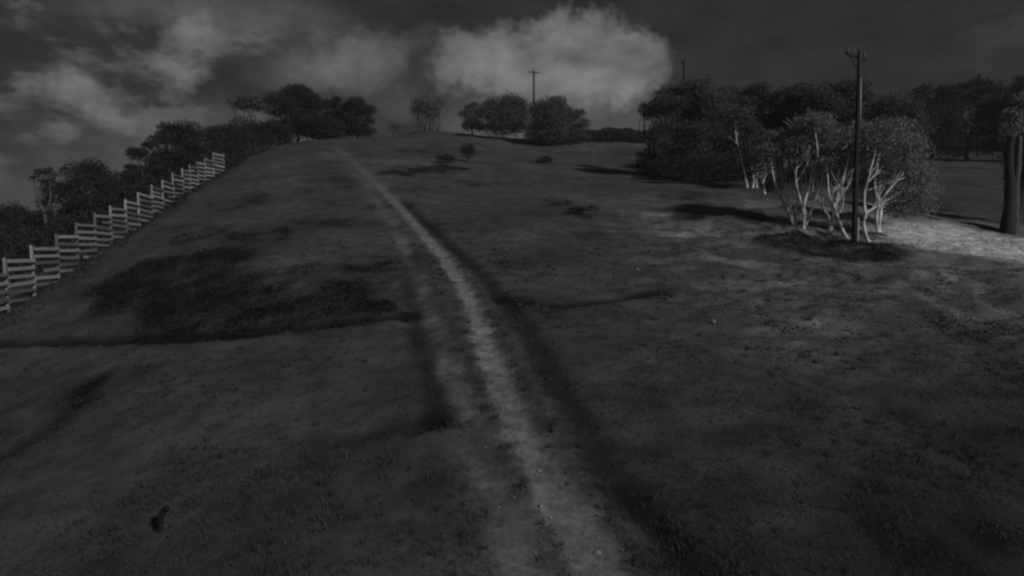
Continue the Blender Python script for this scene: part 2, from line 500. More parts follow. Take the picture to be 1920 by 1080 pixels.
def features(x, y):
    """height, worn earth with painted light, darkness and class masks of the ground at x, y"""
    edge = 0.16 * fbm(x, y, 1.6, 3, seed=3) + 0.12 * fbm(x, y, 5.0, 2, seed=4)
    dr, dl = dist_line(x, y, RUT_RIGHT) + edge, dist_line(x, y, RUT_LEFT) + edge
    wid = 0.16 + 0.12 * sstep(y, 15.5, 10.5) + 0.14 * sstep(y, 40, 70)
    right = 1 - sstep(dr, wid, wid + 0.36)
    left = 1 - sstep(dl, wid * 0.9, wid * 0.9 + 0.36)
    track = np.maximum(right, left) * (1 - 0.5 * sstep(y, 50, 72)) * (1 - sstep(y, 78, 90))
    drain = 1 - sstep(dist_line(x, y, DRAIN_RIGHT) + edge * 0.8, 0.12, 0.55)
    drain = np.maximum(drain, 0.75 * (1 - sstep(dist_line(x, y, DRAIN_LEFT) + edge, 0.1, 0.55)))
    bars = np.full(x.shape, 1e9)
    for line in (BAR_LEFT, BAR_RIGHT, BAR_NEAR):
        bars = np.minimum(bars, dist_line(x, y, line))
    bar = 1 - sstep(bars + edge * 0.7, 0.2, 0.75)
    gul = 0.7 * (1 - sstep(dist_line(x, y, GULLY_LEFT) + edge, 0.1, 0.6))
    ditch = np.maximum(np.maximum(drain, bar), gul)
    hump = np.zeros_like(x)
    for line in (BAR_LEFT, BAR_RIGHT, BAR_NEAR):
        hump = np.maximum(hump, 1 - sstep(dist_line(x, y + 0.75, line), 0.15, 0.9))
    road = road_mask(x, y)
    rough = sstep(x, 4, 10) * sstep(y, 15, 24) * (1 - sstep(y, 44, 60))
    z = base_z(x, y)
    z = z + 0.09 * fbm(x, y, 0.4, 4, seed=51) + 0.03 * fbm(x, y, 2.2, 3, seed=61)
    z = z + rough * (0.42 * fbm(x, y * 1.6, 0.42, 4, seed=71) + 0.09 * fbm(x, y, 2.0, 2, seed=75))
    z = z + sstep(y, 40, 70) * 0.25 * fbm(x, y, 0.16, 3, seed=81)
    z = z - 0.09 * right - 0.07 * left - np.maximum(0.13 * drain, 0.16 * bar) - 0.12 * gul + 0.07 * hump * (1 - ditch)
    z = z - road * 0.05 + road * 0.05 * fbm(x, y, 1.2, 3, seed=91)
    dark = np.clip(dark_mask(x, y) * (1 - track) * (1 - road) + (0.74 * drain + np.where(y < 16, 0.45, 0.9) * np.maximum(bar, gul)) * (1 - 0.5 * track), 0, 1)  # ditch and bar dips darkened: damp plants plus painted shade
    fade = 0.5 + 0.5 * sstep(y, 60, 26)
    worn = 0.035 * (1 - sstep(np.minimum(dr, dl), 0.5, 1.15)) * np.clip(0.55 + 1.2 * fbm(x, y, 1.1, 4, seed=9), 0, 1.2) * (1 - sstep(y, 76, 88))
    soil_and_light = np.clip(0.36 * right * fade * (0.62 + 0.38 * sstep(y, 13, 18)) + np.where(y < 14.5, 0.16, 0.17) * left * fade * (0.6 + 0.8 * fbm(x, y, 0.8, 3, seed=8)), 0, 0.36) * (1 - 0.5 * sstep(y, 50, 72)) * (1 - sstep(y, 78, 90))
    verge = 0.26 * (1 - sstep(dist_line(x, y, ROAD), 3.0, 13.0)) * (0.5 + fbm(x, y, 0.7, 3, seed=95))  # pool of light around the road painted on, fading outwards
    verge = verge + 0.27 * rough * np.clip(0.10 + 1.5 * fbm(x, y * 2.0, 0.5, 4, seed=97), 0, 1)  # lit streaks of the rough ground painted as pale colour
    spur = dist_line(x, y, SPUR) + 0.7 * fbm(x, y, 0.8, 3, seed=99)
    verge = verge + 0.13 * (1 - sstep(np.abs(spur - 0.75), 0.15, 0.75)) * sstep(y, 14, 30) * (1 - road) + 0.045 * rough
    pale = 0.16 * (1 - sstep(np.hypot((x - 10.2) / 2.6, (y - 42.3) / 0.55), 0.5, 1.3))  # lit streak on the slope left of the gums, painted pale
    soil_and_light = np.clip(np.maximum(soil_and_light + worn * (1 - drain), np.maximum(road, 0) * 0.95) + np.clip(verge, 0, 1) + pale, 0, 1)  # road paleness: gravel plus a painted pool of light
    return z, soil_and_light, dark, track, ditch, road


def ground_z(x, y):
    return float(features(np.array([float(x)]), np.array([float(y)]))[0][0])


def axis(parts):
    vals = []
    for a, b, step in parts:
        vals += list(np.arange(a, b, step))
    return np.array(vals + [parts[-1][1]])


xs = axis([(-420, -200, 40), (-200, -100, 12), (-100, -42, 2.4), (-42, -20, 0.6), (-20, -7, 0.28), (-7, 7, 0.14), (7, 20, 0.22), (20, 44, 0.4),
           (44, 100, 1.6), (100, 220, 12), (220, 420, 40)])
ys = axis([(-120, -10, 10), (-10, 7, 0.8), (7, 19, 0.15), (19, 32, 0.22), (32, 60, 0.36), (60, 132, 0.8), (132, 200, 3.0), (200, 320, 12), (320, 520, 40)])
GX, GY = np.meshgrid(xs, ys)
fz, fsoil_and_light, fdark, ftrack, fditch, froad = features(GX.ravel(), GY.ravel())
verts = np.c_[GX.ravel(), GY.ravel(), fz]
nx, ny = len(xs), len(ys)
ii = (np.arange(ny - 1)[:, None] * nx + np.arange(nx - 1)[None]).ravel()
quads = np.c_[ii, ii + 1, ii + nx + 1, ii + nx]
gz = fz.reshape(ny, nx)
dzy, dzx = np.gradient(gz, ys, xs)
norm = np.dstack([-dzx, -dzy, np.ones_like(gz)]).reshape(-1, 3)
norm /= np.linalg.norm(norm, axis=1)[:, None]
cls = np.zeros(len(quads), int)
cls[froad[quads].mean(1) > 0.5] = 3
cls[fditch[quads].mean(1) > 0.55] = 2
cls[ftrack[quads].mean(1) > 0.5] = 1


def ground_piece(name, which, label):
    f = quads[cls == which]
    used, inv = np.unique(f.ravel(), return_inverse=True)
    me = mesh_from(name, verts[used], inv.reshape(f.shape), GROUND, smooth=True)
    for key, arr in (('soil_and_light', fsoil_and_light), ('dark', fdark)):
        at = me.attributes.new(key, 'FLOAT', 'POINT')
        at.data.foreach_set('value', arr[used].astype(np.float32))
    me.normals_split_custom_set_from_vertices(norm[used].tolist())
    return link(name, me, kind='structure', label=label)


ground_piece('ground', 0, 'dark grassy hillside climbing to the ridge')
ground_piece('dirt_track', 1, 'pale double wheel track climbing the grassy slope')
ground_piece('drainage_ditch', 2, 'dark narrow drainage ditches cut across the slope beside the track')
ground_piece('gravel_road', 3, 'pale gravel road at the right beyond the power pole, pool of light painted into its colour')


# ---------------------------------------------------------------- leaves, stems and trees
def leaf_quads(c, length, width, droop=0.35):
    n = len(c)
    d = rng.normal(size=(n, 3))
    d[:, 2] = d[:, 2] * 0.7 - droop
    d /= np.linalg.norm(d, axis=1)[:, None]
    s = np.cross(d, rng.normal(size=(n, 3)))
    s /= np.linalg.norm(s, axis=1)[:, None] + 1e-9
    L = (length * rng.uniform(0.6, 1.3, n))[:, None]
    W = (width * rng.uniform(0.6, 1.3, n))[:, None]
    v = np.stack([c - d * L * .5, c + s * W * .5, c + d * L * .5, c - s * W * .5], axis=1).reshape(-1, 3)
    f = np.arange(4 * n).reshape(n, 4)
    return v, f


def lobe_points(n, c, r):
    """points through a leafy clump, denser towards its upper shell"""
    d = rng.normal(size=(n, 3))
    d /= np.linalg.norm(d, axis=1)[:, None]
    d[:, 2] = np.where((d[:, 2] < -0.2) & (rng.random(n) < 0.55), -d[:, 2], d[:, 2])
    rad = rng.random(n) ** 0.42 * (1 + 0.16 * np.sin(5 * d[:, 0] + 3 * c[0]) * np.cos(4 * d[:, 1] + c[1]) + 0.12 * rng.normal(size=n))
    return np.asarray(c) + d * rad[:, None] * np.asarray(r)


def grow_tree(name, x, y, h, r, cb, leaves, lsize, leaf='leaf', bark='bark_grey', lobes=11, seed=1, stems=1, label='', group=None,
              lean=0.0, lobe_scale=0.46, density_edge=1.0, trunk_r=None):
    """gum tree: crooked stems that fork into limbs, each carrying a leafy clump"""
    rs = np.random.default_rng(seed)
    z0 = ground_z(x, y)
    root = link(name, None, loc=(x, y, z0), label=label, category='tree', group=group)
    tr = trunk_r or (0.022 * h + 0.05)
    zc, hz_ = (h + cb) / 2, (h - cb) / 2
    lobes, leaves, lsize = int(lobes * 1.5), int(leaves * 2.8), lsize * 1.0
    centres = []
    golden = 2.399963
    for i in range(lobes):
        u = (i + 0.5) / lobes
        t = 1 - 1.85 * u                                       # from the top of the crown down
        t = max(t, -0.92) + rs.normal() * 0.06
        ring = math.sqrt(max(0.0, 1 - min(abs(t), 1) ** 2.2))
        if t < 0 and cb < 1.8:                                 # skirts of leaves down to the ground
            ring = 1 - 0.22 * abs(t)
        rr = ring * rs.uniform(0.4, 0.8)
        a = i * golden + rs.uniform(-0.5, 0.5)
        lr = r * lobe_scale * rs.uniform(0.78, 1.25)
        lz = min(lr * rs.uniform(0.55, 0.8), hz_ * 0.75)
        cx, cy = lean * h * 0.5 + rr * r * math.cos(a), rr * r * math.sin(a)
        cz = min(zc + t * (hz_ - lz * 0.8), h - lz * 0.98)
        centres.append(((cx, cy, cz), (lr, lr, lz)))
    if cb < 1.0:
        for i in range(6):                                     # low outer boughs
            a = i * 1.05 + rs.uniform(-0.3, 0.3)
            lr = r * rs.uniform(0.34, 0.48)
            lz = max(0.5, min(0.16 * h, 1.5)) * rs.uniform(0.8, 1.2)
            centres.append(((0.62 * r * math.cos(a), 0.62 * r * math.sin(a), cb + lz * 0.75), (lr, lr, lz)))
    top = max(c[2] + s[2] for c, s in centres)
    centres = [((c[0], c[1], c[2] + (h - top) * max(0, (c[2] - cb) / max(h - cb, .1))), s) for c, s in centres]
    g = Geo()
    per = [[] for _ in range(stems)]
    for i, cs in enumerate(centres):
        per[i % stems].append(cs)
    for si in range(stems):
        a = si * 2 * math.pi / stems + rs.uniform(0, 1.0)
        off = 0.0 if stems == 1 else 0.12 * h
        bx, by = (0.0, 0.0) if stems == 1 else (0.12 * math.cos(a), 0.12 * math.sin(a))
        fork_z = max(cb * 0.72, 0.22 * h) * rs.uniform(0.85, 1.05)
        fx, fy = off * math.cos(a) + lean * h * 0.3 + rs.normal() * 0.1, off * math.sin(a) + rs.normal() * 0.1
        mid = ((bx + fx) / 2 + rs.normal() * 0.05 * h * 0.4, (by + fy) / 2 + rs.normal() * 0.02 * h, fork_z * 0.5)
        main = spline([(bx, by, -0.25), mid, (fx, fy, fork_z)], 5)
        rad = np.linspace(tr, tr * 0.66, len(main)) / (1.0 if stems == 1 else 1.35)
        rad[0] *= 1.25
        g.tube(main, rad, 7)
        for (c, s) in per[si]:
            c = np.array(c)
            b = np.array((fx, fy, fork_z))
            m = (b + c) / 2 + rs.normal(size=3) * 0.06 * h * np.array((1, 1, 0.5)) + np.array((0, 0, -0.05 * h))
            tip = c + np.array((0, 0, s[2] * 0.2))
            limb = spline([b - np.array((0, 0, 0.05)), m, tip], 4)
            g.tube(limb, np.linspace(tr * 0.55, 0.025, len(limb)), 5)
    link('trunk', g.mesh('trunk', bark, True), root)
    vol = np.array([s[0] * s[1] * s[2] for _, s in centres]) ** 0.75
    vol /= vol.sum()
    pts = np.concatenate([lobe_points(max(20, int(leaves * k)), c, np.array(s) * density_edge) for (c, s), k in zip(centres, vol)])
    pts[:, 2] = np.maximum(pts[:, 2], 0.06)
    v, f = leaf_quads(pts, lsize, lsize * 0.5)
    link('crown', mesh_from('crown', v, f, leaf), root)
    return root


DARK_LEFT = 'trees behind the timber fence'
RIDGE = 'trees along the ridge'
MASS = 'tall trees behind the white stemmed gums'
FARR = 'dark trees at the far right'
TREES = [
    # name, x, y, height, crown radius, crown base, leaves, leaf size, leaf, bark, lobes, seed, stems, group, label
    ('gum_tree', -44.7, 62.0, 7.8, 3.8, 2.0, 5000, .24, 'leaf_dark', 'bark_grey', 10, 3, 1, DARK_LEFT, 'low black tree at the left picture edge behind the timber fence'),
    ('gum_tree', -40.1, 60.0, 9.0, 1.1, 7.2, 260, .2, 'leaf_dark', 'bark_grey', 5, 4, 1, DARK_LEFT, 'spindly tree with tiny round tufts against the sky at far left'),
    ('gum_tree', -39.6, 62.0, 7.3, 2.7, 0.9, 4600, .22, 'leaf_dark', 'bark_grey', 8, 5, 1, DARK_LEFT, 'small ragged dark tree just right of the spindly tufted tree'),
    ('gum_tree', -38.3, 64.0, 7.8, 2.9, 0.8, 5200, .23, 'leaf_dark', 'bark_grey', 10, 6, 1, DARK_LEFT, 'round topped dark tree behind the fence, between ragged and stepped crowns'),
    ('gum_tree', -37.0, 70.0, 7.3, 2.1, 0.5, 4200, .24, 'leaf_dark', 'bark_grey', 8, 7, 1, DARK_LEFT, 'narrow dark tree forming the low step left of the big fence tree'),
    ('gum_tree', -36.0, 75.0, 8.1, 3.2, 0.5, 7000, .25, 'leaf_dark', 'bark_grey', 12, 8, 1, DARK_LEFT, 'largest dark tree rising behind the far half of the timber fence'),
    ('gum_tree', -37.4, 92.0, 5.4, 3.2, 0.5, 4500, .28, 'leaf_dark', 'bark_grey', 9, 9, 1, DARK_LEFT, 'low flat topped dark tree beyond the upper end of the fence'),
    ('gum_tree', -37.8, 101.0, 8.8, 2.5, 6.0, 1100, .28, 'leaf', 'bark_grey', 6, 10, 2, RIDGE, 'thin umbrella topped tree with sky showing through on the left ridge'),
    ('gum_tree', -31.7, 103.0, 8.7, 4.4, 0.9, 8500, .3, 'leaf_dark', 'bark_grey', 13, 11, 1, RIDGE, 'tallest domed tree of the left ridge group'),
    ('gum_tree', -27.1, 106.0, 6.8, 2.2, 2.6, 2000, .28, 'leaf_dark', 'bark_grey', 7, 12, 1, RIDGE, 'small open crowned tree just right of the tall domed ridge tree'),
    ('gum_tree', -23.1, 105.0, 6.2, 2.8, 0.4, 4600, .28, 'leaf_dark', 'bark_grey', 9, 13, 1, RIDGE, 'rounded dark tree at the right end of the left ridge group'),
    ('gum_bush', -33.9, 98.0, 3.8, 3.4, 0.2, 4200, .28, 'leaf_dark', 'bark_grey', 9, 14, 3, RIDGE, 'low spreading dark bush under the thin umbrella topped ridge tree'),
    ('gum_bush', -26.8, 101.0, 3.3, 3.3, 0.2, 4000, .28, 'leaf_dark', 'bark_grey', 9, 15, 3, RIDGE, 'low spreading dark bush filling the foot of the domed ridge tree'),
    ('gum_tree', -17.8, 150.0, 16.0, 4.4, 9.6, 2400, .36, 'leaf_pale', 'bark_grey', 9, 16, 1, RIDGE, 'faint lone tree standing beyond the ridge left of the middle grove'),
    ('gum_tree', -7.2, 128.0, 5.9, 2.3, 0.9, 2000, .32, 'leaf', 'bark_grey', 6, 17, 1, RIDGE, 'slim small tree at the left end of the middle ridge grove'),
    ('gum_tree', -1.2, 120.0, 7.2, 5.0, 0.9, 7500, .32, 'leaf', 'bark_pale', 11, 18, 2, RIDGE, 'broad tree with a pale trunk in the middle ridge grove left of a pole'),
    ('gum_tree', 6.0, 112.0, 7.8, 4.3, 0.4, 8500, .3, 'leaf', 'bark_grey', 11, 19, 1, RIDGE, 'dense dark tree right of the distant pole in the middle grove'),
    ('gum_tree', 10.0, 113.5, 5.6, 2.6, 0.9, 2600, .3, 'leaf', 'bark_grey', 6, 20, 1, RIDGE, 'small tree with a drooping crown at the right of the middle grove', ),
    ('gum_tree', 15.8, 80.0, 8.4, 1.6, 5.9, 900, .26, 'leaf', 'bark_grey', 5, 21, 1, MASS, 'slender tree whose tuft sticks out left of the tall tree mass'),
    ('gum_tree', 18.4, 74.0, 10.3, 4.0, 1.0, 11000, .25, 'leaf', 'bark_grey', 14, 22, 1, MASS, 'tall dark tree at the left end of the tree mass, below a pole top'),
    ('gum_tree', 24.0, 80.0, 10.0, 3.2, 1.4, 8000, .26, 'leaf', 'bark_grey', 11, 23, 1, MASS, 'tall tree second from the left in the tree mass'),
    ('gum_tree', 27.4, 78.0, 10.3, 3.2, 1.6, 8000, .26, 'leaf', 'bark_grey', 11, 24, 1, MASS, 'tall tree third from the left, right above the lone slanting white stem'),
    ('gum_tree', 30.2, 74.0, 10.0, 3.2, 2.2, 8500, .25, 'leaf', 'bark_grey', 11, 25, 1, MASS, 'tall tree fourth from the left, above the forked white stems'),
    ('gum_tree', 33.6, 72.0, 10.4, 3.4, 1.6, 9000, .25, 'leaf', 'bark_grey', 12, 26, 1, MASS, 'tall tree directly behind the near power pole'),
    ('gum_tree', 36.6, 68.0, 9.2, 3.5, 1.6, 8500, .25, 'leaf', 'bark_grey', 12, 27, 1, MASS, 'shorter rounded tree to the right of the near power pole'),
    ('gum_tree', 58.9, 98.0, 10.6, 3.9, 0.6, 6500, .3, 'leaf_black', 'bark_grey', 11, 28, 1, FARR, 'leftmost of the black trees behind the clearing at the right'),
    ('gum_tree', 65.1, 100.0, 11.7, 4.2, 0.6, 7000, .3, 'leaf_black', 'bark_grey', 11, 29, 1, FARR, 'middle of the black trees behind the clearing at the right'),
    ('gum_tree', 70.6, 96.0, 12.0, 5.0, 0.6, 8500, .3, 'leaf_black', 'bark_grey', 13, 30, 1, FARR, 'tallest black tree behind the clearing, at the right picture edge'),
]
for (nm, x, y, h, r_, cb, lv, ls, lf, bk, lb, sd, st, grp, lab) in TREES:
    grow_tree(nm, x, y, h, r_, cb, lv, ls, lf, bk, lb, sd, st, lab, grp)

# white stemmed snow gums beside the near pole: stems as polylines in metres
GUMS = {
    'slanting': [[(19.76, 58.50, 11.3), (19.42, 58.50, 12.77), (19.29, 59.00, 14.07), (18.67, 58.25, 15.29), (18.68, 58.75, 16.56)]],
    'pair': [[(20.07, 58.23, 11.2), (20.15, 58.23, 12.03), (20.02, 58.48, 13.65)], [(20.52, 58.23, 11.1), (20.37, 58.23, 11.94), (20.69, 58.48, 13.65)]],
    'single': [[(20.19, 55.60, 10.5), (20.01, 55.60, 11.39), (20.28, 55.85, 12.89)]],
    'fan': [[(18.12, 44.69, 7.6), (17.66, 44.69, 8.77), (17.28, 44.99, 9.63), (16.74, 44.54, 10.52), (16.66, 44.94, 11.76)],
            [(18.14, 44.66, 7.6), (18.14, 44.69, 8.50), (18.33, 44.69, 9.35), (18.71, 45.19, 10.59), (18.57, 44.44, 11.86), (19.24, 44.94, 13.01)],
            [(18.10, 44.74, 7.6), (17.90, 44.69, 8.67), (17.32, 44.44, 10.18), (17.33, 44.94, 11.08)],
            [(18.16, 44.60, 7.6), (18.30, 44.5, 8.4), (18.62, 44.4, 9.2), (18.9, 44.5, 10.1), (19.3, 44.6, 11.2)]],
    'leaning': [[(18.01, 43.18, 7.25), (18.45, 43.18, 8.29), (18.71, 42.93, 9.39), (19.39, 43.43, 11.07)],
                [(17.99, 43.22, 7.25), (18.19, 43.18, 8.36), (17.96, 42.88, 8.88), (18.35, 43.18, 9.90), (18.65, 43.58, 10.61), (18.75, 42.93, 11.93), (18.76, 43.43, 13.53)],
                [(18.05, 43.1, 7.25), (18.02, 43.0, 8.3), (17.75, 42.9, 9.2), (17.5, 43.0, 10.3), (17.55, 43.1, 11.2)]],
    'bowed': [[(19.81, 43.26, 7.2), (19.72, 43.26, 8.10), (19.31, 43.26, 8.76), (19.15, 43.56, 9.29), (18.58, 43.11, 9.79), (18.86, 43.51, 11.08)],
              [(19.84, 43.3, 7.2), (20.0, 43.3, 8.3), (19.85, 43.4, 9.2), (20.15, 43.4, 10.3), (20.3, 43.5, 11.2)]],
    'left_leaner': [[(20.18, 41.75, 6.85), (19.75, 41.75, 7.55), (19.51, 41.75, 8.19), (19.40, 42.05, 8.86), (18.91, 41.60, 9.44), (18.98, 42.00, 10.60)],
                    [(19.47, 41.85, 8.45), (19.30, 41.75, 8.89), (19.77, 42.05, 9.60), (19.71, 41.60, 10.29), (20.18, 42.00, 11.55)]],
    'elbow': [[(20.78, 40.40, 6.5), (20.51, 40.40, 7.20), (20.46, 40.50, 7.83), (20.48, 40.30, 8.25), (20.88, 40.40, 8.53), (21.28, 40.70, 8.71), (21.65, 40.35, 9.43), (22.66, 40.65, 10.46)],
              [(20.47, 40.40, 7.95), (20.48, 40.40, 8.40), (20.56, 40.70, 9.24), (20.58, 40.30, 10.40), (21.07, 40.65, 11.69)]],
    'edge': [[(33.45, 47.0, 7.0), (33.55, 47.0, 10.0), (33.45, 47.1, 12.4), (33.5, 47.0, 14.3)], [(34.15, 47.2, 7.0), (34.05, 47.2, 10.0), (34.15, 47.2, 12.0), (34.1, 47.1, 13.8)]],
    'dim': [[(23.47, 44.56, 7.35), (23.56, 44.56, 8.15), (23.85, 44.90, 9.03), (23.90, 44.45, 9.83), (24.62, 44.81, 11.23)],
            [(23.45, 44.5, 7.35), (23.3, 44.5, 8.3), (23.45, 44.5, 9.2), (23.2, 44.6, 10.2), (23.4, 44.7, 11.3)]],
}
# leafy clumps of each gum: x, y, z, radius, vertical radius
FOLIAGE = {
    'slanting': [(18.6, 58.9, 17.2, 1.7, 1.1), (19.8, 59.6, 16.2, 1.6, 1.0), (17.6, 59.2, 15.6, 1.3, .9)],
    'pair': [(20.1, 58.6, 14.6, 1.3, 1.0), (21.0, 59.2, 15.4, 1.5, 1.0), (20.9, 58.3, 13.9, 1.0, .7)],
    'single': [(20.4, 56.0, 13.8, 1.3, 1.0), (21.2, 56.6, 14.6, 1.4, 1.0), (19.6, 56.2, 13.4, .9, .7)],
    'fan': [(16.5, 45.0, 12.3, 1.1, .8), (17.4, 45.3, 11.7, .9, .7), (18.9, 45.0, 13.6, 1.3, .9), (17.6, 45.4, 13.2, 1.2, .8), (19.7, 45.4, 12.4, 1.0, .8), (16.2, 45.2, 11.1, .8, .6), (17.9, 45.6, 10.8, .8, .5), (16.9, 45.5, 10.2, .7, .45)],
    'leaning': [(19.5, 43.6, 11.9, 1.1, .8), (18.8, 43.7, 14.0, 1.3, .8), (19.9, 44.0, 13.2, 1.2, .9), (18.0, 44.0, 12.7, .9, .7), (19.2, 44.2, 10.6, .8, .5), (18.3, 44.1, 11.4, .8, .6)],
    'bowed': [(18.9, 43.8, 11.8, .9, .7), (19.7, 43.9, 11.3, .8, .6)],
    'left_leaner': [(19.0, 42.3, 11.3, .8, .6), (20.3, 42.3, 12.3, 1.2, .9), (21.2, 42.5, 13.1, 1.3, .9), (20.9, 42.3, 11.3, .9, .7), (21.9, 42.9, 11.2, .9, .6)],
    'elbow': [(22.9, 40.9, 10.9, 1.1, .8), (21.2, 40.9, 12.2, 1.1, .8), (23.4, 41.2, 11.9, 1.2, .9), (22.2, 41.0, 13.0, 1.3, .9), (24.0, 41.2, 10.3, 1.1, .8),
              (23.6, 41.0, 9.2, 1.1, .8), (22.6, 41.0, 9.6, .9, .6), (23.0, 41.2, 8.5, .9, .6), (24.4, 41.3, 8.6, .8, .6), (22.0, 41.2, 10.4, .8, .5)],
    'edge': [(32.9, 46.3, 14.1, .65, .5), (33.5, 46.2, 14.5, .85, .65), (34.3, 46.3, 15.1, 1.0, .8), (33.2, 46.4, 15.0, .7, .55), (34.0, 46.4, 15.9, .9, .7), (35.3, 46.7, 16.0, 1.2, .8)],
    'dim': [(24.8, 45.1, 11.8, 1.4, 1.0), (26.0, 45.4, 11.0, 1.4, 1.0), (25.4, 45.2, 12.9, 1.4, .9), (26.6, 45.6, 9.8, 1.2, .9), (25.6, 45.2, 9.2, 1.1, .8), (24.4, 45.3, 9.8, .9, .7)],
}
GUM_LABEL = {
    'slanting': 'snow gum with one long slanting pale stem, leftmost of the white stemmed gums',
    'pair': 'snow gum with two short thin stems just right of the slanting stem',
    'single': 'snow gum with one short stem between the thin pair and the fan of stems',
    'fan': 'snow gum whose four white stems fan out from one foot',
    'leaning': 'snow gum with three white stems crossing right of the fanned gum',
    'bowed': 'snow gum with one of two stems bowed to the left, midway to the pole',
    'left_leaner': 'forked snow gum leaning left from just beside the pole foot',
    'elbow': 'bright snow gum with an elbow bent stem right of the pole foot',
    'edge': 'dark double trunked tree with a pale tuft crown at the right picture edge',
    'dim': 'dimmer bushy snow gum by the gravel road, rightmost white stemmed gum',
}
for key, lines in GUMS.items():
    x, y, _z = lines[0][0]
    z0 = ground_z(x, y)
    org = np.array((x, y, z0))
    root = link('snow_gum', None, loc=tuple(org), label=GUM_LABEL[key], category='tree', group=None if key == 'edge' else 'white stemmed snow gums')
    far = y > 50
    fol = [(np.array(c[:3]) - org, c[3], c[4]) for c in FOLIAGE[key]]
    br = Geo()
    for k, line in enumerate(lines):
        g = Geo()
        p = np.array(line, float) - org
        if k == 0 or len(line) > 4 and line[0][2] < z0 + 0.5:
            p[0, 2] = min(p[0, 2], -0.2)
        up = [c for c, _, _ in fol if c[2] > p[-1, 2] - 0.2]
        if up and key != 'edge':                              # the stem runs on into the nearest clump
            p = np.vstack([p, min(up, key=lambda c: np.linalg.norm(c - p[-1]))])
        sp = spline(p, 6)
        r0 = (0.115 if k == 0 else 0.095) * (0.8 if far else 1.0)
        if key == 'edge':
            r0 = (0.38, 0.27)[k]
        rad = np.linspace(1.0, 0.2 if key != 'edge' else 0.62, len(sp)) * r0 * (1 + 0.06 * np.sin(np.arange(len(sp)) * 1.1 + k))
        if k == 0:
            rad[:4] *= (1.45, 1.25, 1.12, 1.05)
        g.tube(sp, rad, 8)
        link('stem', g.mesh('stem', ('pole_timber', 'bark_grey')[k] if key == 'edge' else 'bark_pale', True), root)
        if key == 'edge':
            continue
        n0 = len(sp) // 3
        for q in range(7):                                     # side branches that fork on the way up
            i0 = rng.integers(n0, len(sp) - 3)
            b0 = sp[i0]
            tgt = fol[rng.integers(0, len(fol))][0]
            d = (tgt - b0) * rng.uniform(0.35, 0.8)
            d[2] = abs(d[2]) + 0.35
            d += rng.normal(size=3) * 0.3
            if np.linalg.norm(d) > 2.2:
                d *= 2.2 / np.linalg.norm(d)
            m = b0 + d * 0.5 + np.array((0, 0, -0.1)) + rng.normal(size=3) * 0.1
            e = b0 + d
            w0 = rad[i0] * 0.5
            br.tube(spline([b0, m, e], 4), np.linspace(w0, 0.014, 9), 5)
            for f_ in range(2):
                e2 = m + d * rng.uniform(0.35, 0.6) + rng.normal(size=3) * 0.28
                br.tube(spline([m, (m + e2) / 2 + rng.normal(size=3) * 0.06, e2], 3), np.linspace(w0 * 0.6, 0.01, 7), 5)
    if br.n:
        link('branches', br.mesh('branches', 'bark_pale', True), root)
    pts = np.concatenate([lobe_points(int({'edge': 2200, 'elbow': 760, 'left_leaner': 620, 'dim': 1000}.get(key, 860) * r1 * r1), c, (r1, r1, r2)) for c, r1, r2 in fol])
    v, f = leaf_quads(pts, 0.2 if far else 0.17, 0.09, 0.6)
    link('crown', mesh_from('crown', v, f, 'leaf' if far else ('leaf_silver' if key == 'edge' else 'leaf_pale')), root)


# ---------------------------------------------------------------- shrubs
def shrub(name, x, y, h, r, leaves, lsize, label, leaf='leaf_dark', group=None, seed=1):
    rs = np.random.default_rng(seed)
    root = link(name, None, loc=(x, y, ground_z(x, y)), label=label, category='shrub', group=group)
    g = Geo()
    cl = []
    for i in range(6):
        a = i * 2.4
        c = np.array((r * 0.5 * math.cos(a), r * 0.5 * math.sin(a), h * rs.uniform(0.35, 0.72)))
        cl.append(c)
        g.tube(spline([(0, 0, -0.1), c * np.array((.4, .4, .5)), c], 4), np.linspace(0.04, 0.012, 9), 5)
    link('stems', g.mesh('stems', 'bark_grey', True), root)
    pts = np.concatenate([lobe_points(leaves // 6, c, (r * 0.55, r * 0.55, h * 0.36)) for c in cl])
    pts[:, 2] = np.clip(pts[:, 2], 0.03, h)
    v, f = leaf_quads(pts, lsize, lsize * 0.5)
    link('foliage', mesh_from('foliage', v, f, leaf), root)


shrub('shrub', -5.0, 79.0, 2.1, 0.9, 1500, .16, 'upright dark shrub alone on the upper slope below the middle grove', seed=1)
shrub('shrub', -7.2, 76.0, 1.0, 1.2, 1100, .16, 'low dark shrub left of the upright shrub on the upper slope', seed=2)
shrub('shrub', 4.1, 88.0, 0.9, 1.1, 800, .18, 'low round shrub on the upper slope right of the upright one', seed=3)
shrub('shrub', 4.5, 48.3, 0.55, 0.8, 700, .12, 'flat dark shrub left of the small boulder in mid slope', seed=4)
shrub('shrub', 36.6, 49.6, 6.4, 1.5, 5200, .2, 'tall narrow dark shrub behind the double trunk at the right picture edge', 'leaf_black', seed=7)
shrub('shrub', -20.5, 121.0, 3.0, 1.6, 500, .24, 'thin bushy sapling on the ridge right of the left ridge group', 'leaf', seed=5)
shrub('shrub', -16.5, 124.0, 2.4, 1.5, 400, .24, 'thin low sapling on the ridge under the faint lone tree', 'leaf', seed=6)


def stuff_leaves(name, pts, lsize, mat, label, droop=-0.3):
    v, f = leaf_quads(pts, lsize, lsize * 0.55, droop)
    return link(name, mesh_from(name, v, f, mat), kind='stuff', label=label, category=name.replace('_', ' '))


FENCE_LINE = [(-23.2, 29.9), (-24.95, 36.1), (-26.0, 41.5), (-27.0, 46.8), (-28.45, 53.1), (-29.85, 59.6), (-30.65, 65.0), (-30.9, 70.4), (-30.75, 74.5)]


